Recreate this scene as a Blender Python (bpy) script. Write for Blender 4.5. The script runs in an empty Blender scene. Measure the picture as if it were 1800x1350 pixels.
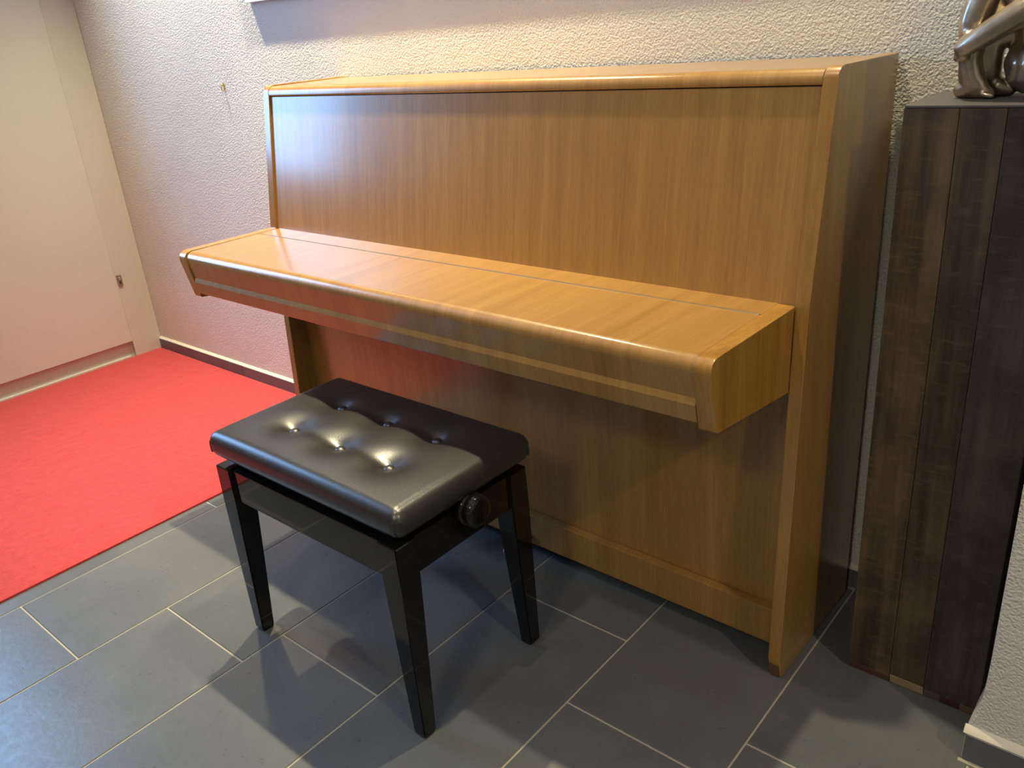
import bpy, bmesh, math, random
from mathutils import Vector, Matrix
random.seed(7)
D = bpy.data
S = bpy.context.scene
COL = S.collection
PI = math.pi

# ------------------------------------------------------------------ camera
cam_d = D.cameras.new('camera'); cam = D.objects.new('camera', cam_d); COL.objects.link(cam)
cr = Vector((0.7585919, 0.6465756, -0.0804881)); cu = Vector((-0.2002133, 0.3488685, 0.9155356)); cf = Vector((-0.6200427, 0.6784031, -0.3941019))
m = Matrix.Identity(4)
for i in range(3):
    m[i][0] = cr[i]; m[i][1] = cu[i]; m[i][2] = -cf[i]
m.translation = (1.82247, -1.17281, 1.14787)
cam.matrix_world = m
cam_d.sensor_width = 36.0; cam_d.lens = 1470.61 / 1800 * 36.0
cam_d.clip_start = 0.02; cam_d.clip_end = 60
S.camera = cam

# ------------------------------------------------------------------ light
S.view_settings.view_transform = 'Standard'; S.view_settings.look = 'None'
S.view_settings.gamma = 1.0; S.view_settings.use_curve_mapping = False
S.view_settings.exposure = 0.27
S.cycles.use_denoising = True
S.cycles.max_bounces = 10; S.cycles.diffuse_bounces = 6; S.cycles.glossy_bounces = 4
S.cycles.sample_clamp_indirect = 6.0
S.cycles.caustics_reflective = False; S.cycles.caustics_refractive = False

world = D.worlds.new('world'); S.world = world; world.use_nodes = True
bg = world.node_tree.nodes['Background']
bg.inputs['Color'].default_value = (0.28, 0.55, 1.0, 1); bg.inputs['Strength'].default_value = 12.5

def lamp(name, kind, loc, target, energy, color, **kw):
    ld = D.lights.new(name, kind); ld.energy = energy; ld.color = color
    o = D.objects.new(name, ld); COL.objects.link(o); o.location = loc
    o.rotation_euler = (Vector(target) - Vector(loc)).to_track_quat('-Z', 'Y').to_euler()
    for k, v in kw.items():
        if k == 'portal': ld.cycles.is_portal = v
        else: setattr(ld, k, v)
    return o
WARM = (1.0, 0.86, 0.55)
# three downlights washing the back wall, close to it, two room downlights and an added fill spot
for i, (lx, e) in enumerate(((-0.80, 200), (0.10, 225), (1.09, 90))):
    lamp('wall_downlight', 'SPOT', (lx, 0.18, 2.36), (lx, 0.20, 0), e, WARM, spot_size=math.radians(80), spot_blend=1.0, shadow_soft_size=0.02)
lamp('room_and_fill_spot', 'SPOT', (0.95, -0.86, 2.36), (0.95, -0.86, 0), 26, (1.0, 0.84, 0.62), spot_size=math.radians(130), spot_blend=0.6, shadow_soft_size=0.03)
lamp('room_and_fill_spot', 'SPOT', (3.2, -0.85, 2.36), (3.2, -0.85, 0), 60, (1.0, 0.84, 0.62), spot_size=math.radians(140), spot_blend=0.6, shadow_soft_size=0.04)
lamp('room_and_fill_spot', 'SPOT', (1.7, -2.4, 2.36), (1.7, -2.4, 0), 62, (1.0, 0.86, 0.66), spot_size=math.radians(140), spot_blend=0.6, shadow_soft_size=0.22)  # added fill spot, warms the pillar and the stool and piano fronts
# daylight enters through the opening of window_1 in the left wall
lamp('window_portal', 'AREA', (-1.66, -0.91, 1.56), (5, -0.91, 1.56), 1, (1, 1, 1), shape='RECTANGLE', size=0.78, size_y=1.32, portal=True)

# ------------------------------------------------------------------ node helpers
class NT:
    def __init__(s, name):
        s.m = D.materials.new(name); s.m.use_nodes = True
        s.t = s.m.node_tree; s.b = s.t.nodes['Principled BSDF']
    def n(s, ty, **kw):
        x = s.t.nodes.new(ty)
        for k, v in kw.items():
            if k in x.inputs: x.inputs[k].default_value = v
            else: setattr(x, k, v)
        return x
    def l(s, a, b): s.t.links.new(a, b)
    def coord(s, scale=(1, 1, 1), rot=(0, 0, 0), which='Object'):
        tc = s.n('ShaderNodeTexCoord'); mp = s.n('ShaderNodeMapping')
        mp.inputs['Scale'].default_value = scale; mp.inputs['Rotation'].default_value = rot
        s.l(tc.outputs[which], mp.inputs['Vector']); return mp.outputs['Vector']
    def noise(s, vec, scale, detail=4, rough=0.55):
        x = s.n('ShaderNodeTexNoise'); x.inputs['Scale'].default_value = scale
        x.inputs['Detail'].default_value = detail; x.inputs['Roughness'].default_value = rough
        s.l(vec, x.inputs['Vector']); return x.outputs['Fac']
    def ramp(s, fac, stops):
        x = s.n('ShaderNodeValToRGB'); e = x.color_ramp.elements
        while len(e) < len(stops): e.new(0.5)
        for el, (p, c) in zip(e, stops):
            el.position = p; el.color = (c[0], c[1], c[2], 1)
        s.l(fac, x.inputs['Fac']); return x.outputs['Color']
    def mixc(s, fac, a, b, mode='MIX'):
        x = s.n('ShaderNodeMix', data_type='RGBA', blend_type=mode)
        for sock, v in ((x.inputs[0], fac), (x.inputs[6], a), (x.inputs[7], b)):
            if isinstance(v, (int, float)): sock.default_value = v
            elif isinstance(v, tuple): sock.default_value = (v[0], v[1], v[2], 1)
            else: s.l(v, sock)
        return x.outputs[2]
    def bump(s, h, dist, strength=1.0):
        x = s.n('ShaderNodeBump'); x.inputs['Distance'].default_value = dist; x.inputs['Strength'].default_value = strength
        s.l(h, x.inputs['Height']); s.l(x.outputs['Normal'], s.b.inputs['Normal'])
    def set(s, **kw):
        names = {'color': 'Base Color', 'rough': 'Roughness', 'metal': 'Metallic', 'spec': 'Specular IOR Level', 'coat': 'Coat Weight', 'coatr': 'Coat Roughness', 'sheen': 'Sheen Weight'}
        for k, v in kw.items():
            i = s.b.inputs[names[k]]
            if isinstance(v, tuple): i.default_value = (v[0], v[1], v[2], 1)
            elif isinstance(v, (int, float)): i.default_value = v
            else: s.l(v, i)
        return s

def plain(name, color, rough=0.5, metal=0.0, spec=0.5, coat=0.0):
    t = NT(name); t.set(color=color, rough=rough, metal=metal, spec=spec, coat=coat); return t.m

def mat_plaster():
    t = NT('rough_plaster'); v = t.coord()
    big = t.noise(v, 3.0, 3)
    t.set(color=t.ramp(big, ((0.3, (0.655, 0.65, 0.585)), (0.75, (0.715, 0.71, 0.64)))), rough=0.9, spec=0.2)
    a = t.noise(v, 215, 3, 0.5); vo = t.n('ShaderNodeTexVoronoi', feature='SMOOTH_F1'); vo.inputs['Scale'].default_value = 275
    t.l(v, vo.inputs['Vector'])
    ad = t.n('ShaderNodeMath', operation='MULTIPLY_ADD'); t.l(vo.outputs['Distance'], ad.inputs[0]); ad.inputs[1].default_value = 0.5; t.l(a, ad.inputs[2])
    t.bump(ad.outputs[0], 0.0034, 0.8)
    return t.m

def mat_wood(name, sc, dark=(0.26, 0.126, 0.028), light=(0.455, 0.252, 0.062), rough=0.30):
    t = NT(name); v = t.coord(sc)
    band = t.noise(v, 1.0, 2, 0.5)
    v2 = t.coord(tuple(6 * c for c in sc)); fine = t.noise(v2, 1.0, 5, 0.7)
    v3 = t.coord(tuple(24 * c for c in sc)); pore = t.noise(v3, 1.0, 2, 0.5)
    base = t.ramp(band, ((0.22, dark), (0.78, light)))
    c2 = t.mixc(0.5, base, t.ramp(fine, ((0.3, dark), (0.7, light))))
    c3 = t.mixc(t.ramp(pore, ((0.56, (0, 0, 0)), (0.72, (0.4, 0.4, 0.4)))), c2, tuple(0.55 * c for c in dark))
    t.set(color=c3, rough=rough, spec=0.5, coat=0.8, coatr=0.18)
    t.bump(fine, 0.0004, 0.35)
    return t.m

def mat_slate():
    t = NT('slate_tile')
    tc = t.n('ShaderNodeTexCoord'); oi = t.n('ShaderNodeObjectInfo')
    ad = t.n('ShaderNodeVectorMath', operation='MULTIPLY_ADD')
    sc = t.n('ShaderNodeCombineXYZ')
    for i in range(3): t.l(oi.outputs['Random'], sc.inputs[i])
    t.l(sc.outputs[0], ad.inputs[0]); ad.inputs[1].default_value = (37, 53, 11); t.l(tc.outputs['Object'], ad.inputs[2])
    v = ad.outputs[0]
    cl = t.noise(v, 3.5, 6, 0.62); fn = t.noise(v, 60, 4, 0.6)
    base = t.ramp(cl, ((0.25, (0.088, 0.097, 0.103)), (0.55, (0.112, 0.122, 0.127)), (0.8, (0.142, 0.150, 0.152))))
    sp = t.ramp(t.noise(v, 14, 5, 0.75), ((0.64, (0, 0, 0)), (0.78, (0.5, 0.5, 0.5))))
    t.set(color=t.mixc(sp, base, (0.20, 0.21, 0.21)), rough=t.ramp(fn, ((0.3, (0.27,) * 3), (0.7, (0.37,) * 3))), spec=0.5)
    h = t.n('ShaderNodeMath', operation='MULTIPLY_ADD'); t.l(cl, h.inputs[0]); h.inputs[1].default_value = 3.0; t.l(fn, h.inputs[2])
    t.bump(h.outputs[0], 0.0011, 0.35)
    return t.m

def mat_carpet():
    t = NT('red_carpet'); v = t.coord()
    n1 = t.noise(v, 330, 3, 0.7); n2 = t.noise(v, 55, 4, 0.7); n3 = t.noise(v, 6, 2)
    c = t.ramp(n1, ((0.3, (0.40, 0.020, 0.018)), (0.65, (0.63, 0.042, 0.042))))
    c = t.mixc(0.35, c, t.ramp(n2, ((0.32, (0.34, 0.015, 0.015)), (0.68, (0.68, 0.055, 0.058)))))
    t.set(color=c, rough=0.95, spec=0.1, sheen=0.35)
    ad = t.n('ShaderNodeMath', operation='ADD'); t.l(n1, ad.inputs[0]); t.l(n2, ad.inputs[1])
    t.bump(ad.outputs[0], 0.005, 0.6)
    return t.m

def mat_leather():
    t = NT('black_leather'); v = t.coord()
    vo = t.n('ShaderNodeTexVoronoi'); vo.inputs['Scale'].default_value = 420; t.l(v, vo.inputs['Vector'])
    t.set(color=(0.020, 0.019, 0.018), rough=0.33, spec=1.0)
    t.bump(vo.outputs['Distance'], 0.00035, 0.35)
    return t.m

def mat_plank(name, a, b, rough=0.6):
    t = NT(name)
    tc = t.n('ShaderNodeTexCoord'); oi = t.n('ShaderNodeObjectInfo'); mp = t.n('ShaderNodeMapping')
    ad = t.n('ShaderNodeVectorMath', operation='ADD'); cb = t.n('ShaderNodeCombineXYZ')
    ml = t.n('ShaderNodeMath', operation='MULTIPLY'); ml.inputs[1].default_value = 31.0
    t.l(oi.outputs['Random'], ml.inputs[0])
    for i in range(3): t.l(ml.outputs[0], cb.inputs[i])
    t.l(tc.outputs['Object'], ad.inputs[0]); t.l(cb.outputs[0], ad.inputs[1])
    t.l(ad.outputs[0], mp.inputs['Vector']); mp.inputs['Scale'].default_value = (38, 38, 2.2)
    g = t.noise(mp.outputs[0], 1.0, 6, 0.65); blot = t.noise(ad.outputs[0], 9, 4, 0.6)
    mp2 = t.n('ShaderNodeMapping'); mp2.inputs['Scale'].default_value = (30, 30, 140); t.l(ad.outputs[0], mp2.inputs['Vector'])
    saw = t.noise(mp2.outputs[0], 1.0, 3, 0.6)
    c = t.ramp(g, ((0.34, a), (0.66, b)))
    c = t.mixc(t.ramp(blot, ((0.40, (0, 0, 0)), (0.66, (0.65, 0.65, 0.65)))), c, tuple(0.42 * x for x in a))
    c = t.mixc(t.ramp(saw, ((0.55, (0, 0, 0)), (0.72, (0.4, 0.4, 0.4)))), c, tuple(1.15 * x for x in b))
    t.set(color=c, rough=rough, spec=0.35)
    t.bump(g, 0.002, 0.4)
    return t.m

def mat_bronze():
    t = NT('silvered_bronze'); v = t.coord()
    n = t.noise(v, 30, 4, 0.6)
    t.set(color=t.ramp(n, ((0.3, (0.35, 0.285, 0.205)), (0.7, (0.57, 0.485, 0.37)))), rough=t.ramp(n, ((0.3, (0.26,) * 3), (0.7, (0.38,) * 3))), metal=0.8)
    return t.m

M = dict(
    plaster=mat_plaster(),
    ceiling=plain('ceiling_paint', (0.80, 0.79, 0.76), 0.9),
    grout=plain('grout', (0.40, 0.375, 0.30), 0.9, spec=0.2),
    slate=mat_slate(),
    carpet=mat_carpet(),
    pale_grout=plain('pale_sealant', (0.66, 0.63, 0.54), 0.7),
    wood_front=mat_wood('piano_wood_front', (34, 1.3, 1.3)),
    wood_side=mat_wood('piano_wood_side', (24, 24, 0.9)),
    wood_cheek=mat_wood('piano_wood_cheek', (28, 17, 1.1), dark=(0.225, 0.10, 0.013), light=(0.52, 0.275, 0.048)),
    dark_gap=plain('dark_wood_inside', (0.05, 0.028, 0.012), 0.7),
    steel=plain('bright_steel', (0.62, 0.60, 0.55), 0.28, 1.0),
    hinge=plain('piano_hinge_metal', (0.30, 0.25, 0.17), 0.4, 1.0),
    lacquer=plain('black_lacquer', (0.006, 0.006, 0.006), 0.06, spec=0.55),
    velvet=plain('black_felt', (0.012, 0.019, 0.034), 0.8),
    leather=mat_leather(),
    cupboard=plain('cream_laminate', (0.57, 0.565, 0.50), 0.42),
    cupboard_frame=plain('cream_frame_paint', (0.55, 0.54, 0.475), 0.45),
    nickel=plain('hinge_nickel', (0.45, 0.38, 0.34), 0.35, 1.0),
    brass=plain('brass', (0.80, 0.60, 0.22), 0.3, 1.0),
    frame=plain('silver_frame', (0.72, 0.71, 0.68), 0.35, 0.6),
    canvas=plain('picture_canvas', (0.42, 0.44, 0.38), 0.7),
    plank=mat_plank('dark_stained_oak', (0.040, 0.027, 0.015), (0.140, 0.096, 0.052)),
    plank_grey=mat_plank('grey_brown_oak', (0.036, 0.028, 0.024), (0.088, 0.066, 0.052)),
    plank_warm=mat_plank('umber_oak', (0.046, 0.032, 0.018), (0.125, 0.088, 0.050)),
    plinth_top=plain('plinth_top_slate', (0.085, 0.080, 0.075), 0.5),
    end_red=plain('worn_red_wood', (0.12, 0.05, 0.028), 0.7), end_cream=plain('bare_cream_wood', (0.42, 0.31, 0.17), 0.7),
    end_grey=plain('worn_grey_wood', (0.13, 0.10, 0.085), 0.7), end_maroon=plain('worn_maroon_wood', (0.075, 0.022, 0.018), 0.7),
    end_tan=plain('worn_tan_wood', (0.17, 0.105, 0.066), 0.7),
    bronze=mat_bronze(),
    window=plain('white_window_frame', (0.75, 0.75, 0.74), 0.4),
    worn=plain('worn_foot_wood', (0.16, 0.085, 0.04), 0.6),
)

# ------------------------------------------------------------------ mesh helpers
def link(name, me, parent=None, loc=None, rot=None):
    o = D.objects.new(name, me); COL.objects.link(o)
    if parent: o.parent = parent
    if loc: o.location = loc
    if rot: o.rotation_euler = rot
    return o
def finish(name, bm, mat, parent=None, smooth=True, angle=35, kind=None):
    bmesh.ops.recalc_face_normals(bm, faces=bm.faces)
    me = D.meshes.new(name)
    if smooth:
        for f in bm.faces: f.smooth = True
        for e in bm.edges:
            if len(e.link_faces) == 2 and e.calc_face_angle(0) > math.radians(angle): e.smooth = False
    nf = len(bm.faces); bm.to_mesh(me); bm.free(); me.materials.append(mat)
    o = link(name, me, parent)
    if smooth and nf < 3000:      # keep broad flat faces flat next to small bevels
        w = o.modifiers.new('weighted_normal', 'WEIGHTED_NORMAL'); w.keep_sharp = True; w.weight = 100
    if kind: o['kind'] = kind
    return o
def add_box(bm, lo, hi, bev=0.0, seg=2):
    r = bmesh.ops.create_cube(bm, size=1.0)
    vs = r['verts']
    for v in vs:
        v.co = Vector([(lo[i] + hi[i]) / 2 + v.co[i] * (hi[i] - lo[i]) for i in range(3)])
    if bev > 0:
        es = list({e for v in vs for e in v.link_edges})
        bmesh.ops.bevel(bm, geom=es, offset=bev, segments=seg, affect='EDGES', profile=0.5)
def box(name, lo, hi, mat, parent=None, bev=0.0, seg=2, kind=None):
    bm = bmesh.new(); add_box(bm, lo, hi, bev, seg); return finish(name, bm, mat, parent, kind=kind)
def add_prism(bm, prof, x0, x1, bev=0.0):
    a = [bm.verts.new((x0, y, z)) for y, z in prof]; b = [bm.verts.new((x1, y, z)) for y, z in prof]
    n = len(prof)
    fa = bm.faces.new(a); fb = bm.faces.new(list(reversed(b)))
    for i in range(n): bm.faces.new((a[i], b[i], b[(i + 1) % n], a[(i + 1) % n]))
    if bev > 0:
        es = list(set(fa.edges) | set(fb.edges))
        bmesh.ops.bevel(bm, geom=es, offset=bev, segments=2, affect='EDGES', profile=0.5)
def prism(name, prof, x0, x1, mat, parent=None, bev=0.0, angle=35):
    bm = bmesh.new(); add_prism(bm, prof, x0, x1, bev); return finish(name, bm, mat, parent, angle=angle)
def rounded(pts, radii, seg=6):
    out = []; n = len(pts)
    for i, (p, r) in enumerate(zip(pts, radii)):
        if r <= 0: out.append(tuple(p)); continue
        p = Vector(p); a = (Vector(pts[i - 1]) - p).normalized(); b = (Vector(pts[(i + 1) % n]) - p).normalized()
        half = a.angle(b) / 2; d = r / math.tan(half)
        c = p + (a + b).normalized() * (r / math.sin(half))
        s = p + a * d - c; e = p + b * d - c
        ang = s.angle_signed(e)
        for k in range(seg + 1):
            t = -ang * k / seg
            out.append((c.x + s.x * math.cos(t) - s.y * math.sin(t), c.y + s.x * math.sin(t) + s.y * math.cos(t)))
    return out
def add_tube(bm, pts, radii, seg=16, caps=True):
    pts = [Vector(p) for p in pts]; rings = []
    for i, p in enumerate(pts):
        d = (pts[min(i + 1, len(pts) - 1)] - pts[max(i - 1, 0)]).normalized()
        up = Vector((0, 0, 1)) if abs(d.z) < 0.9 else Vector((1, 0, 0))
        u = d.cross(up).normalized(); w = d.cross(u)
        r = radii[i] if isinstance(radii, (list, tuple)) else radii
        rings.append([bm.verts.new(p + (u * math.cos(2 * PI * k / seg) + w * math.sin(2 * PI * k / seg)) * r) for k in range(seg)])
    for A, B in zip(rings, rings[1:]):
        for k in range(seg): bm.faces.new((A[k], A[(k + 1) % seg], B[(k + 1) % seg], B[k]))
    if caps: bm.faces.new(rings[0]); bm.faces.new(rings[-1])
def add_lathe(bm, prof, origin, axis='x', seg=40):
    o = Vector(origin); rings = []
    for a, r in prof:
        ring = []
        for k in range(seg):
            c, s = r * math.cos(2 * PI * k / seg), r * math.sin(2 * PI * k / seg)
            ring.append(bm.verts.new(o + (Vector((a, c, s)) if axis == 'x' else Vector((c, s, a)) if axis == 'z' else Vector((c, a, s)))))
        rings.append(ring)
    for A, B in zip(rings, rings[1:]):
        for k in range(seg): bm.faces.new((A[k], A[(k + 1) % seg], B[(k + 1) % seg], B[k]))
    bm.faces.new(rings[0]); bm.faces.new(rings[-1])
def thing(name, label, cat, loc=(0, 0, 0), rotz=0.0):
    o = D.objects.new(name, None); COL.objects.link(o); o.location = loc; o.rotation_euler = (0, 0, rotz)
    o['label'] = label; o['category'] = cat; o.empty_display_size = 0.1
    return o
def struct(o, label=None):
    o['kind'] = 'structure'
    if label: o['label'] = label
    return o

# ------------------------------------------------------------------ setting
YW = 0.347; XL = -1.5575; XR = 4.0; YF = -4.0; ZC = 2.45; TH = 0.12
floor = struct(box('floor', (XL - 0.2, YF - 0.2, -0.14), (XR + 0.2, YW + 0.2, -0.0016), M['grout']), 'dark slate tiled floor with pale grout lines')
tang = -0.0045
tile_me = {}
def tile(x0, x1, y0, y1):
    key = (round(x1 - x0, 4), round(y1 - y0, 4))
    if key not in tile_me:
        bm = bmesh.new(); w, l = key
        add_box(bm, (-w / 2, -l / 2, -0.012), (w / 2, l / 2, 0.0), 0.0012, 1)
        bmesh.ops.recalc_face_normals(bm, faces=bm.faces)
        me = D.meshes.new('tile'); bm.to_mesh(me); bm.free(); me.materials.append(M['slate']); tile_me[key] = me
    cx, cy = (x0 + x1) / 2, (y0 + y1) / 2
    cx += tang * (cy + 0.6)
    link('tile', tile_me[key], floor, (cx, cy, 0), (0, 0, -tang))
TX = -0.1477; TW = 0.303; TL = 0.603; G = 0.0036
joint = {-1: -0.2585, 0: -0.772, 1: -0.568, 2: -0.467, 3: -0.069, 4: -0.268, 5: -0.166}
for k in range(-5, 14):
    x0 = TX + k * TW; x1 = x0 + TW
    if x1 < XL + 0.02 or x0 > XR: continue
    j = joint.get(k, -random.random() * 0.6)
    y = j - TL * math.ceil((j - YF) / TL)
    while y < YW:
        a, b = max(y, YF), min(y + TL, YW)
        xa, xb = max(x0, XL), min(x1, XR)
        if b - a > 0.02 and xb - xa > 0.02: tile(xa + G / 2, xb - G / 2, a + G / 2, b - G / 2)
        y += TL

struct(box('wall_back', (XL - 0.3, YW, -0.1), (XR, YW + TH, ZC), M['plaster']), 'rough plastered pale wall behind the piano')
struct(box('ceiling', (XL - 0.3, YF - 0.2, ZC), (XR + 0.2, YW + TH, ZC + 0.1), M['ceiling']))
struct(box('wall_right', (XR, YF, -0.1), (XR + TH, YW, ZC), M['plaster']))
# left wall with the opening of window_1
bm = bmesh.new()
wx0, wx1 = XL - 0.15, XL - 0.03
add_box(bm, (wx0, -0.52, -0.1), (wx1, YW, ZC)); add_box(bm, (wx0, YF, -0.1), (wx1, -1.30, ZC)); add_box(bm, (wx0, -1.30, 2.22), (wx1, -0.52, ZC)); add_box(bm, (wx0, -1.30, -0.1), (wx1, -0.52, 0.90))
struct(finish('wall_left', bm, M['plaster'], smooth=False))
struct(box('wall_front', (XL - 0.2, YF - TH, -0.1), (XR, YF, ZC), M['plaster']))
def window(name, axis, a0, a1, z0, z1, pos):
    bm = bmesh.new(); t = 0.05
    def bar(u0, u1, w0, w1):
        if axis == 'y': add_box(bm, (pos, u0, w0), (pos + 0.06, u1, w1), 0.004, 1)
        else: add_box(bm, (u0, pos, w0), (u1, pos + 0.06, w1), 0.004, 1)
    bar(a0, a0 + t, z0, z1); bar(a1 - t, a1, z0, z1); bar(a0 + t, a1 - t, z0, z0 + t); bar(a0 + t, a1 - t, z1 - t, z1)
    return struct(finish(name, bm, M['window']))
window('window_1', 'y', -1.30, -0.52, 0.90, 2.22, XL - 0.10)

# pillar (return of the right wall) with a plaster edge that flares at its foot
PX, PY = 1.671, 0.015
bm = bmesh.new()
prof = [(0.050, -0.018), (0.062, -0.016), (0.075, -0.012), (0.10, -0.006), (0.14, -0.0025), (0.20, 0.0), (0.5, 0.0), (1.0, 0.0), (1.6, 0.0), (ZC, 0.0)]
rng = random.Random(3)
cols = []
for z, dx in prof:
    w = rng.uniform(-0.001, 0.001); r = 0.004
    cols.append([bm.verts.new(p) for p in ((PX + dx + w, YW, z), (PX + dx + w, PY + r, z), (PX + dx + w + r * 0.3, PY + r * 0.3, z), (PX + dx + w + r, PY, z), (XR, PY, z), (XR, YW, z))])
for A, B in zip(cols, cols[1:]):
    for i in range(6): bm.faces.new((A[i], A[(i + 1) % 6], B[(i + 1) % 6], B[i]))
bm.faces.new(cols[0]); bm.faces.new(cols[-1])
struct(finish('wall_pillar', bm, M['plaster'], angle=60), 'white plastered wall return in front on the right')

def baseboard(name, x0, x1, y, h, cuts, label):
    root = struct(box(name, (x0, y - 0.0065, 0.0), (x1, y, h + 0.003), M['pale_grout']), label)
    xs = [x0] + cuts + [x1]
    for a, b in zip(xs, xs[1:]):
        bm = bmesh.new(); add_box(bm, (a + 0.0012, y - 0.011, 0.003), (b - 0.0012, y - 0.001, h), 0.001, 1)
        finish('tile', bm, M['slate'], root)
    return root
bb = baseboard('baseboard_back', XL, PX - 0.004, YW, 0.0465, [-0.928, -0.322, 0.284, 0.890, 1.496], 'low dark tile skirting along the rough back wall')
bm = bmesh.new(); add_prism(bm, [(YW, 0.047), (YW - 0.010, 0.047), (YW - 0.005, 0.0495), (YW, 0.054)], XL, PX - 0.004); finish('sealant_line', bm, M['pale_grout'], bb)
bp = baseboard('baseboard_pillar', 1.655, XR, PY - 0.001, 0.055, [2.261, 2.867, 3.473], 'dark tile skirting under the white wall return')
bm = bmesh.new(); add_prism(bm, [(PY, 0.0555), (PY - 0.0105, 0.0555), (PY - 0.007, 0.061), (PY, 0.066)], 1.652, XR); finish('sealant_line', bm, M['pale_grout'], bp)
box('grout_strip', (1.651, PY - 0.018, -0.001), (XR, PY - 0.011, 0.003), M['grout'], bp, 0.001, 1)

# ------------------------------------------------------------------ carpet
bm = bmesh.new()
cx0, cx1, cy0, cy1 = XL + 0.0006, -0.2, -2.4, YW - 0.0125
nx, ny = 150, 260
rng = random.Random(11)
vs = [[bm.verts.new((cx0 + (cx1 - cx0) * i / nx, cy0 + (cy1 - cy0) * j / ny, 0.0065 + (rng.uniform(-0.0009, 0.0009) if 0 < i < nx and 0 < j < ny else -0.001))) for j in range(ny + 1)] for i in range(nx + 1)]
for i in range(nx):
    for j in range(ny): bm.faces.new((vs[i][j], vs[i + 1][j], vs[i + 1][j + 1], vs[i][j + 1]))
ed = [e for e in bm.edges if e.is_boundary]
r = bmesh.ops.extrude_edge_only(bm, edges=ed)
for v in r['geom']:
    if isinstance(v, bmesh.types.BMVert): v.co.z = 0.0003
cp = finish('carpet', bm, M['carpet'], angle=60)
cp['label'] = 'bright red short-pile carpet on the floor in front of the cream cupboard'; cp['category'] = 'carpet'

# ------------------------------------------------------------------ cupboard
cb = thing('built_in_cupboard', 'tall cream built-in cupboard with flat door beside the red carpet', 'cupboard', (XL, -0.12, 0))
def lb(name, lo, hi, mat, bev=0.001, par=None): return box(name, tuple(lo[i] - (XL, -0.12, 0)[i] for i in range(3)), tuple(hi[i] - (XL, -0.12, 0)[i] for i in range(3)), mat, par or cb, bev, 1)
CY0 = -0.455
lb('side_stile', (XL - 0.028, 0.226, 0.0), (XL, YW - 0.001, 2.40), M['cupboard_frame'])
lb('plinth', (XL - 0.028, CY0, 0.0), (XL - 0.013, 0.2255, 0.115), M['cupboard_frame'], 0.001)
lb('plinth_lip', (XL - 0.0125, CY0, 0.0005), (XL - 0.0006, 0.205, 0.012), M['cupboard'], 0.001)
door = lb('door', (XL - 0.020, CY0, 0.072), (XL + 0.006, 0.2245, 2.40), M['cupboard'], 0.0015)
hg = lb('hinge', (XL - 0.002, 0.230, 0.306), (XL + 0.005, 0.249, 0.350), M['nickel'], 0.001)
lb('hinge_screw', (XL + 0.004, 0.235, 0.330), (XL + 0.0065, 0.244, 0.342), M['steel'], 0.001, hg)
lb('hinge_slot', (XL + 0.004, 0.236, 0.312), (XL + 0.0065, 0.2425, 0.3265), M['dark_gap'], 0.0005, hg)
lb('screw', (XL - 0.001, 0.2385, 0.9235), (XL + 0.0008, 0.2415, 0.9265), M['nickel'], 0.0005)

# ------------------------------------------------------------------ picture, hook
pf = thing('framed_picture', 'wide flat picture in a thin silver frame on the wall above the piano', 'picture', (0.45, YW, 1.263))
X0, X1, PZ0, PZ1, PD = -0.9, 0.9, 0.0, 0.85, 0.0165
box('frame_bottom', (X0, -PD, PZ0), (X1, -0.0015, PZ0 + 0.008), M['frame'], pf, 0.001, 1)
box('frame_top', (X0, -PD, PZ1 - 0.008), (X1, -0.0015, PZ1), M['frame'], pf, 0.001, 1)
box('frame_side', (X0, -PD, PZ0 + 0.008), (X0 + 0.004, -0.0015, PZ1 - 0.008), M['dark_gap'], pf, 0.0005, 1)
box('frame_side', (X1 - 0.004, -PD, PZ0 + 0.008), (X1, -0.0015, PZ1 - 0.008), M['dark_gap'], pf, 0.0005, 1)
box('canvas', (X0 + 0.004, -PD + 0.002, PZ0 + 0.008), (X1 - 0.004, -0.002, PZ1 - 0.008), M['canvas'], pf)

hk = thing('picture_hook', 'small brass picture hook left in the bare wall left of the piano', 'hook', (-0.674, YW, 1.042))
box('hook_plate', (-0.0035, -0.0022, -0.013), (0.0035, 0.0, 0.010), M['brass'], hk, 0.0008, 1)
bm = bmesh.new(); add_tube(bm, [(0, -0.002, -0.012), (0, -0.006, -0.0145), (0, -0.0095, -0.012), (0, -0.0105, -0.006), (0, -0.0105, -0.001)], 0.0017, 10); finish('hook_bend', bm, M['brass'], hk)
bm = bmesh.new(); add_lathe(bm, [(-0.010, 0.0012), (-0.0098, 0.0036), (-0.0075, 0.0042), (-0.0055, 0.002), (0.0, 0.0012)], (0, 0, 0.004), 'y', 16); finish('nail_head', bm, M['brass'], hk)

# ------------------------------------------------------------------ piano
PCX = 0.626; pang = -0.0097
pn = thing('upright_piano', 'closed upright piano in light orange-brown satin wood against the rough wall', 'piano', (PCX, pang * (PCX - 1.3), 0), pang)
def xl(x): return x - PCX
ZK, H, YT, YB = 0.7116, 1.0564, 0.0895, 0.330
def ylow(z): return 0.055 * (z - 0.1)
side_prof = rounded([(0.010, 0.0), (-0.002, 0.045), (ylow(ZK), ZK), (YT, H), (YB + 0.004, H), (YB - 0.012, 0.0)], [0, 0, 0, 0.019, 0, 0])
for nm, a, b in (('side_panel', -0.097, -0.0745), ('side_panel', 1.327, 1.3495)):
    sp = prism(nm, side_prof, xl(a), xl(b), M['wood_side'], pn, 0.0018)
    ft = prism('worn_foot', [(0.0085, 0.001), (-0.0018, 0.036), (-0.0030, 0.036), (0.0070, 0.001)], xl(a + 0.003), xl(b - 0.003), M['worn'], sp)
XI0, XI1 = -0.0740, 1.3265
def yup(z): return ylow(ZK) + (YT - ylow(ZK)) * (z - ZK) / (H - ZK)
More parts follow.
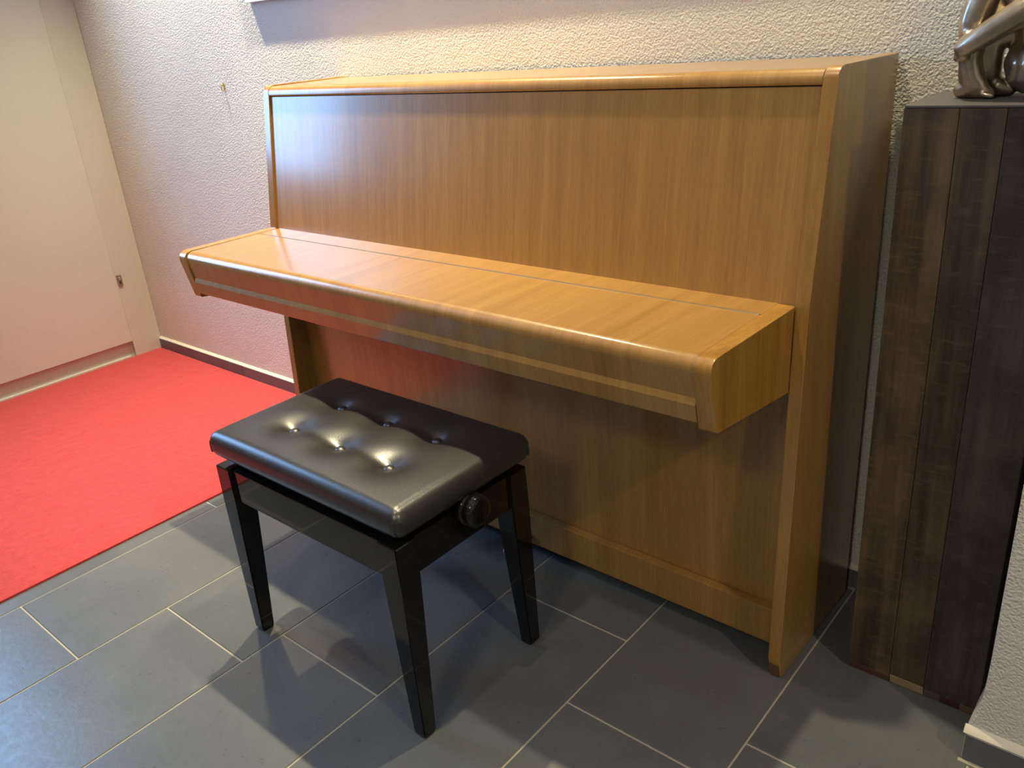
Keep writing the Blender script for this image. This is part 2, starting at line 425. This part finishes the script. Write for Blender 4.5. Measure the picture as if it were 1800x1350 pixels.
lid_prof = rounded([(yup(1.0305) + 0.001, 1.0305), (YT - 0.0005, 1.0535), (YB, 1.0535), (YB, 1.0305)], [0.004, 0.017, 0, 0])
prism('lid', lid_prof, xl(XI0 + 0.001), xl(XI1 - 0.0005), M['wood_front'], pn)
prism('upper_panel', [(yup(0.700) + 0.0055, 0.700), (yup(1.0290) + 0.0055, 1.0290), (yup(1.0290) + 0.022, 1.0290), (yup(0.700) + 0.022, 0.700)], xl(XI0 + 0.001), xl(XI1 - 0.0008), M['wood_front'], pn, 0.001)
# key cheeks
ck = rounded([(-0.2345, ZK), (0.0335, ZK), (0.0255, 0.5665), (-0.2115, 0.5955)], [0.018, 0, 0, 0.004])
prism('key_cheek', ck, xl(-0.0965), xl(-0.0690), M['wood_cheek'], pn, 0.0016)
prism('key_cheek', ck, xl(1.2985), xl(1.3268), M['wood_cheek'], pn, 0.0016)
# fallboard: front part of the key lid with its stepped moulding
def yf(z): return -0.2320 + (0.7105 - z) * (0.0230 / 0.1165)
fb = rounded([(-0.0245, 0.7105), (-0.0245, 0.698), (-0.196, 0.694), (-0.196, 0.606), (yf(0.606) - 0.004, 0.606), (yf(0.636) - 0.004, 0.636), (yf(0.6465) + 0.0015, 0.6465), (yf(0.7105), 0.7105)], [0, 0, 0, 0, 0.003, 0.0012, 0.0012, 0.019])
fall = prism('fallboard', fb, xl(-0.0660), xl(1.2975), M['wood_front'], pn, 0.0008)
box('fallboard_gap', (xl(-0.0690), -0.18, 0.62), (xl(-0.066), 0.02, 0.700), M['dark_gap'], pn)
rail = box('key_lid_rail', (xl(-0.0660), -0.0215, 0.690), (xl(1.2975), ylow(ZK) + 0.016, 0.7105), M['wood_front'], pn, 0.0006, 1)
box('hinge_strip', (xl(-0.0380), -0.0245, 0.7000), (xl(1.2960), -0.0214, 0.7115), M['hinge'], pn, 0.0006, 1)
box('keybed', (xl(-0.0700), -0.190, 0.600), (xl(1.2990), 0.075, 0.625), M['wood_front'], pn, 0.001, 1)
box('lower_panel', (xl(XI0 + 0.0005), 0.068, 0.105), (xl(XI1 - 0.0005), 0.086, 0.600), M['wood_front'], pn, 0.001, 1)
box('bottom_rail', (xl(XI0 + 0.0005), 0.047, 0.033), (xl(XI1 - 0.0005), 0.067, 0.1125), M['wood_front'], pn, 0.0032, 2)
box('bottom_board', (xl(XI0 + 0.0005), 0.068, 0.045), (xl(XI1 - 0.0005), 0.300, 0.070), M['dark_gap'], pn)
box('back_panel', (xl(XI0 + 0.0005), 0.300, 0.045), (xl(XI1 - 0.0005), 0.316, 1.028), M['dark_gap'], pn)
for px in (0.541, 0.716):
    bm = bmesh.new()
    pts = []; rr = []
    path = [(0.070, 0.052, 0.008), (0.040, 0.054, 0.009), (0.010, 0.055, 0.0105), (-0.020, 0.054, 0.0145), (-0.032, 0.053, 0.0140), (-0.038, 0.052, 0.0085)]
    rings = []
    for y, z, w in path:
        rings.append([bm.verts.new((xl(px) + w * math.cos(t), y, z + 0.0065 * math.sin(t))) for t in [2 * PI * k / 16 for k in range(16)]])
    for A, B in zip(rings, rings[1:]):
        for k in range(16): bm.faces.new((A[k], A[(k + 1) % 16], B[(k + 1) % 16], B[k]))
    bm.faces.new(rings[0]); bm.faces.new(rings[-1])
    pe = finish('pedal', bm, M['steel'], pn, angle=60); pe['label'] = 'bright metal pedal'

# ------------------------------------------------------------------ stool
SX0, SX1, SY0, SY1, SH = 0.390, 0.916, -0.4885, -0.163, 0.400
scx, scy = (SX0 + SX1) / 2, (SY0 + SY1) / 2
st = thing('piano_stool', 'glossy black adjustable piano stool with buttoned black leather cushion', 'stool', (scx, scy, 0))
hx, hy = (SX1 - SX0) / 2, (SY1 - SY0) / 2
def leg(sx, sy):
    bm = bmesh.new()
    secs = [(0.0, 0.0245, 0.003), (0.007, 0.0285, 0.0), (0.318, 0.0455, 0.0), (0.3985, 0.0455, 0.0), (SH, 0.0440, 0.0015)]
    rings = []
    for z, w, ins in secs:
        a0, a1 = ins, ins + w
        rings.append([bm.verts.new((sx * (hx - a), sy * (hy - b), z)) for a, b in ((a0, a0), (a1, a0), (a1, a1), (a0, a1))])
    for A, B in zip(rings, rings[1:]):
        for k in range(4): bm.faces.new((A[k], A[(k + 1) % 4], B[(k + 1) % 4], B[k]))
    bm.faces.new(rings[0]); bm.faces.new(rings[-1])
    es = [e for e in bm.edges if abs(e.verts[0].co.z - e.verts[1].co.z) > 0.003]
    bmesh.ops.bevel(bm, geom=es, offset=0.0022, segments=2, affect='EDGES')
    return finish('leg', bm, M['lacquer'], st, angle=30)
for sx in (-1, 1):
    for sy in (-1, 1): leg(sx, sy)
RC = 0.007; LW = 0.0455
for sy in (-1, 1):
    ya, yb = sorted((sy * (hy - RC), sy * (hy - RC - 0.020)))
    box('rail', (-hx + LW - 0.0005, ya, 0.328), (hx - LW + 0.0005, yb, 0.398), M['lacquer'], st, 0.0022, 2)
for sx in (-1, 1):
    xa, xb = sorted((sx * (hx - RC), sx * (hx - RC - 0.020)))
    box('rail', (xa, -hy + LW - 0.0005, 0.328), (xb, hy - LW + 0.0005, 0.398), M['lacquer'], st, 0.0022, 2)
box('seat_base', (-hx + 0.032, -hy + 0.032, 0.360), (hx - 0.032, hy - 0.032, 0.416), M['velvet'], st, 0.004, 2)
# height knobs on the two short sides
for s in (1, -1):
    bm = bmesh.new()
    pr = [(0.0, 0.010), (0.005, 0.013), (0.006, 0.026), (0.009, 0.0295), (0.015, 0.0305), (0.0185, 0.0290), (0.0200, 0.0265), (0.0215, 0.0265), (0.0235, 0.0290), (0.029, 0.0300), (0.036, 0.0285), (0.0395, 0.0250), (0.0405, 0.020), (0.0400, 0.001)]
    add_lathe(bm, [(s * (hx - RC - 0.001 + a), r) for a, r in pr], (0, 0.004, 0.395), 'x', 48)
    finish('adjusting_knob', bm, M['lacquer'], st, angle=50)
# cushion: rounded box with six buttoned dimples
CXh, CYh, CZ0, CZ1, CR = 0.2715, 0.1630, 0.4090, 0.4690, 0.0165
BT = [(bx, by) for by in (-0.052, 0.066) for bx in (-0.142, -0.002, 0.133)]
def top_dz(x, y):
    ux, uy = x / CXh, y / CYh
    dz = 0.006 * max(0, 1 - ux ** 4) * max(0, 1 - uy ** 4)
    for bx, by in BT:
        dx, dy = x - bx, y - by
        d = math.hypot(dx, dy)
        dz -= 0.0105 * math.exp(-(d / 0.021) ** 1.2) + 0.0080 * math.exp(-(d / 0.050) ** 2)
    # soft pull between neighbouring buttons
    for by in (-0.052, 0.066):
        if abs(x) < 0.19: dz -= 0.0028 * math.exp(-((y - by) / 0.016) ** 2) * max(0, 1 - (x / 0.19) ** 4)
    return dz
bm = bmesh.new()
nxs, nys, nzs = 108, 68, 12
def rbox(x, y, z):
    cz = (CZ0 + CZ1) / 2; hz = (CZ1 - CZ0) / 2
    p = Vector((x * CXh, y * CYh, z * hz))
    inner = Vector((max(-CXh + CR, min(CXh - CR, p.x)), max(-CYh + CR, min(CYh - CR, p.y)), max(-hz + CR, min(hz - CR, p.z))))
    d = p - inner
    q = inner + d.normalized() * CR if d.length > 1e-6 else p
    # sides bulge out a little, bottom tucks in
    t = (q.z + hz) / (2 * hz)
    k = 0.004 * math.sin(PI * min(1, max(0, t))) - 0.030 * max(0, 0.45 - t) ** 1.5
    k2 = Vector((q.x / CXh, q.y / CYh, 0)); 
    q = q + Vector((k * (1 if k2.x > 0.9 else -1 if k2.x < -0.9 else 0), k * (1 if k2.y > 0.9 else -1 if k2.y < -0.9 else 0), 0))
    if q.z > 0:
        w = min(1.0, q.z / hz) ** 2
        q.z += w * top_dz(q.x, q.y)
    return Vector((q.x, q.y, q.z + cz))
vmap = {}
def gv(i, j, k):
    key = (i, j, k)
    if key not in vmap: vmap[key] = bm.verts.new(rbox(2 * i / nxs - 1, 2 * j / nys - 1, 2 * k / nzs - 1))
    return vmap[key]
for i in range(nxs):
    for j in range(nys):
        for k in (0, nzs): bm.faces.new((gv(i, j, k), gv(i + 1, j, k), gv(i + 1, j + 1, k), gv(i, j + 1, k)))
for i in range(nxs):
    for k in range(nzs):
        for j in (0, nys): bm.faces.new((gv(i, j, k), gv(i + 1, j, k), gv(i + 1, j, k + 1), gv(i, j, k + 1)))
for j in range(nys):
    for k in range(nzs):
        for i in (0, nxs): bm.faces.new((gv(i, j, k), gv(i, j + 1, k), gv(i, j + 1, k + 1), gv(i, j, k + 1)))
cush = finish('cushion', bm, M['leather'], st, angle=180); cush.location = (0, 0.004, 0)
for bx, by in BT:
    bm = bmesh.new(); z = CZ1 + top_dz(bx, by) + 0.0005
    add_lathe(bm, [(-0.004, 0.0080), (0.0, 0.0108), (0.0025, 0.0105), (0.0048, 0.0080), (0.0060, 0.004), (0.0063, 0.0004)], (bx, by, z), 'z', 24)
    finish('button', bm, M['leather'], cush, angle=60)
for sx in (-1, 1):
    for sy in (-1, 1):
        bm = bmesh.new()
        for off in (-0.0055, 0.0075):
            pts = []
            for k in range(9):
                z = CZ0 + 0.019 + (CZ1 - CZ0 - 0.036) * k / 8; t = (z - CZ0) / (CZ1 - CZ0)
                bulge = 0.0028 * math.sin(PI * t)
                r0 = CR * (1 - 1 / math.sqrt(2)) - 0.0001
                pts.append((sx * (CXh - r0 + bulge + off * 0.7), sy * (CYh - r0 + bulge - off * 0.7), z))
            add_tube(bm, pts, 0.0020, 8)
        finish('corner_seam', bm, M['leather'], cush, angle=60)

# ------------------------------------------------------------------ wooden plinth and sculpture
QX0, QX1, QY0, QY1, QH = 1.4365, 1.6525, 0.1054, 0.283, 1.0
pl = thing('wooden_plinth', 'tall dark stained timber plinth between piano and white wall', 'plinth', ((QX0 + QX1) / 2, (QY0 + QY1) / 2, 0))
px = lambda x: x - (QX0 + QX1) / 2
py = lambda y: y - (QY0 + QY1) / 2
cuts = [1.4365, 1.5085, 1.5665, 1.6525]
mats = ['plank', 'plank_warm', 'plank_grey']
ends = ['end_red', 'end_cream', 'end_grey', 'end_maroon', 'end_tan']
dy = [0.0, 0.0006, -0.0003, 0.0004, 0.0]
for i, (a, b) in enumerate(zip(cuts, cuts[1:])):
    bm = bmesh.new()
    z0 = 0.020
    prof = [(py(QY0) + dy[i] + 0.006, 0.0012), (py(QY0) + dy[i], z0), (py(QY0) + dy[i], QH - 0.0045), (py(QY1), QH - 0.0045), (py(QY1), 0.0012)]
    add_prism(bm, prof, px(a + 0.0003), px(b - 0.0003), 0.0011)
    k = finish('plank', bm, M[mats[i]], pl, angle=30)
    y0 = py(QY0) + dy[i]
    for a, b, hgt, en in (((a, b, 0.017, 'end_red'),), ((a, b, 0.022, 'end_cream'),), ((a, 1.594, 0.020, 'end_grey'), (1.594, 1.624, 0.020, 'end_maroon'), (1.624, b, 0.018, 'end_tan')))[i]:
      bm = bmesh.new()
      add_prism(bm, [(y0 + 0.0052, 0.0012), (y0 - 0.0010 + 0.006 * max(0, (z0 - hgt) / z0), hgt), (y0 + 0.003, hgt), (y0 + 0.010, 0.0012)], px(a + 0.0008), px(b - 0.0008))
      finish('worn_end', bm, M[en], k)
box('top_plate', (px(QX0 + 0.0008), py(QY0 + 0.001), QH - 0.004), (px(QX1 - 0.0008), py(QY1 - 0.0005), QH), M['plinth_top'], pl, 0.0012, 2)

def sculpt():
    bm = bmesh.new()
    def limb(pts, rad):
        P = [Vector(p) for p in pts]; N = 10; path = []; rr = []
        for i in range(len(P) - 1):
            p0, p1, p2, p3 = P[max(i - 1, 0)], P[i], P[i + 1], P[min(i + 2, len(P) - 1)]
            for s in range(N):
                t = s / N
                path.append(0.5 * ((2 * p1) + (p2 - p0) * t + (2 * p0 - 5 * p1 + 4 * p2 - p3) * t * t + (3 * p1 - p0 - 3 * p2 + p3) * t ** 3))
                rr.append(rad[i] + (rad[i + 1] - rad[i]) * t)
        path.append(P[-1]); rr.append(rad[-1])
        for p, r in zip(path, rr):
            bmesh.ops.create_icosphere(bm, subdivisions=2, radius=r, matrix=Matrix.Translation(p))
    # coordinates relative to the middle of the plinth top
    def q(x, y, z): return (x - 1.545, y - 0.195, z)
    # front leg: knee above frame, shin down to the ankle, foot pointing right
    limb([q(1.545, 0.200, 0.165), q(1.520, 0.190, 0.168), q(1.506, 0.181, 0.142), q(1.4955, 0.180, 0.102), q(1.495, 0.183, 0.068), q(1.4930, 0.188, 0.030)], [0.026, 0.0215, 0.0195, 0.0205, 0.0160, 0.0125])
    limb([q(1.487, 0.190, 0.011), q(1.498, 0.188, 0.014), q(1.512, 0.185, 0.0105), q(1.525, 0.182, 0.0065)], [0.0115, 0.0150, 0.0115, 0.0070])
    for k in range(5):
        limb([q(1.520, 0.1740 + 0.0045 * k, 0.0060), q(1.530 - 0.0006 * k * k, 0.1725 + 0.005 * k, 0.0045)], [0.0044, 0.0038])
    limb([q(1.494, 0.185, 0.050), q(1.500, 0.185, 0.028), q(1.511, 0.184, 0.0145)], [0.0145, 0.0155, 0.0120])
    limb([q(1.508, 0.205, 0.072), q(1.535, 0.206, 0.082), q(1.560, 0.206, 0.085)], [0.0150, 0.0190, 0.0210])
    # second leg close behind
    limb([q(1.575, 0.222, 0.160), q(1.545, 0.216, 0.172), q(1.526, 0.206, 0.145), q(1.517, 0.204, 0.100), q(1.514, 0.206, 0.060), q(1.516, 0.211, 0.028)], [0.026, 0.0225, 0.0200, 0.0220, 0.0180, 0.0145])
    limb([q(1.514, 0.214, 0.011), q(1.528, 0.212, 0.0130), q(1.545, 0.209, 0.007)], [0.0115, 0.0140, 0.0068])
    # forearm crossing the shins, its hand closed round the front shin
    limb([q(1.625, 0.178, 0.190), q(1.595, 0.158, 0.138), q(1.560, 0.150, 0.112), q(1.524, 0.152, 0.089), q(1.502, 0.155, 0.075), q(1.490, 0.160, 0.069)], [0.0220, 0.0205, 0.0188, 0.0168, 0.0145, 0.0125])
    for k in range(4):
        limb([q(1.494, 0.160 + 0.001 * k, 0.0760 - 0.0062 * k), q(1.4825, 0.167, 0.0725 - 0.0058 * k), q(1.4790, 0.180, 0.0700 - 0.0052 * k)], [0.0056, 0.0052, 0.0042])
    limb([q(1.496, 0.157, 0.080), q(1.491, 0.163, 0.087)], [0.0050, 0.0040])
    # other forearm from behind, lower
    limb([q(1.625, 0.235, 0.190), q(1.592, 0.246, 0.125), q(1.555, 0.240, 0.086), q(1.520, 0.226, 0.074), q(1.500, 0.210, 0.072)], [0.0190, 0.0170, 0.0150, 0.0125, 0.0105])
    # seat, torso leaning over the knees, neck and head
    limb([q(1.578, 0.205, 0.045), q(1.605, 0.205, 0.062)], [0.046, 0.043])
    limb([q(1.590, 0.188, 0.045), q(1.584, 0.228, 0.045)], [0.043, 0.044])
    limb([q(1.602, 0.206, 0.060), q(1.616, 0.206, 0.120), q(1.612, 0.206, 0.175), q(1.598, 0.206, 0.205), q(1.584, 0.206, 0.228)], [0.042, 0.038, 0.036, 0.024, 0.014])
    limb([q(1.624, 0.178, 0.190), q(1.606, 0.206, 0.198), q(1.624, 0.236, 0.190)], [0.0215, 0.022, 0.020])
    limb([q(1.576, 0.206, 0.240), q(1.566, 0.206, 0.256)], [0.022, 0.026])
    limb([q(1.554, 0.206, 0.236), q(1.544, 0.206, 0.243)], [0.012, 0.005])
    # thighs
    limb([q(1.584, 0.190, 0.052), q(1.562, 0.188, 0.112), q(1.524, 0.190, 0.165)], [0.031, 0.026, 0.021])
    limb([q(1.586, 0.224, 0.052), q(1.572, 0.224, 0.112), q(1.547, 0.217, 0.168)], [0.031, 0.026, 0.021])
    me = D.meshes.new('figure_tmp'); bm.to_mesh(me); bm.free()
    o = D.objects.new('seated_figure_sculpture', me); COL.objects.link(o)
    r = o.modifiers.new('r', 'REMESH'); r.mode = 'VOXEL'; r.voxel_size = 0.0018
    s = o.modifiers.new('s', 'SMOOTH'); s.factor = 0.5; s.iterations = 7
    dg = bpy.context.evaluated_depsgraph_get()
    me2 = D.meshes.new_from_object(o.evaluated_get(dg))
    o.modifiers.clear(); o.data = me2
    for p in me2.polygons: p.use_smooth = True
    zmin = min(v.co.z for v in me2.vertices)
    for v in me2.vertices:
        if v.co.z < 0.0008: v.co.z = 0.0008
    me2.materials.clear(); me2.materials.append(M['bronze'])
    o.location = (1.545, 0.195, QH - 0.0004)
    o['label'] = 'silvery bronze sculpture of a seated figure hugging its knees on the wooden plinth'; o['category'] = 'sculpture'
    return o
sculpt()
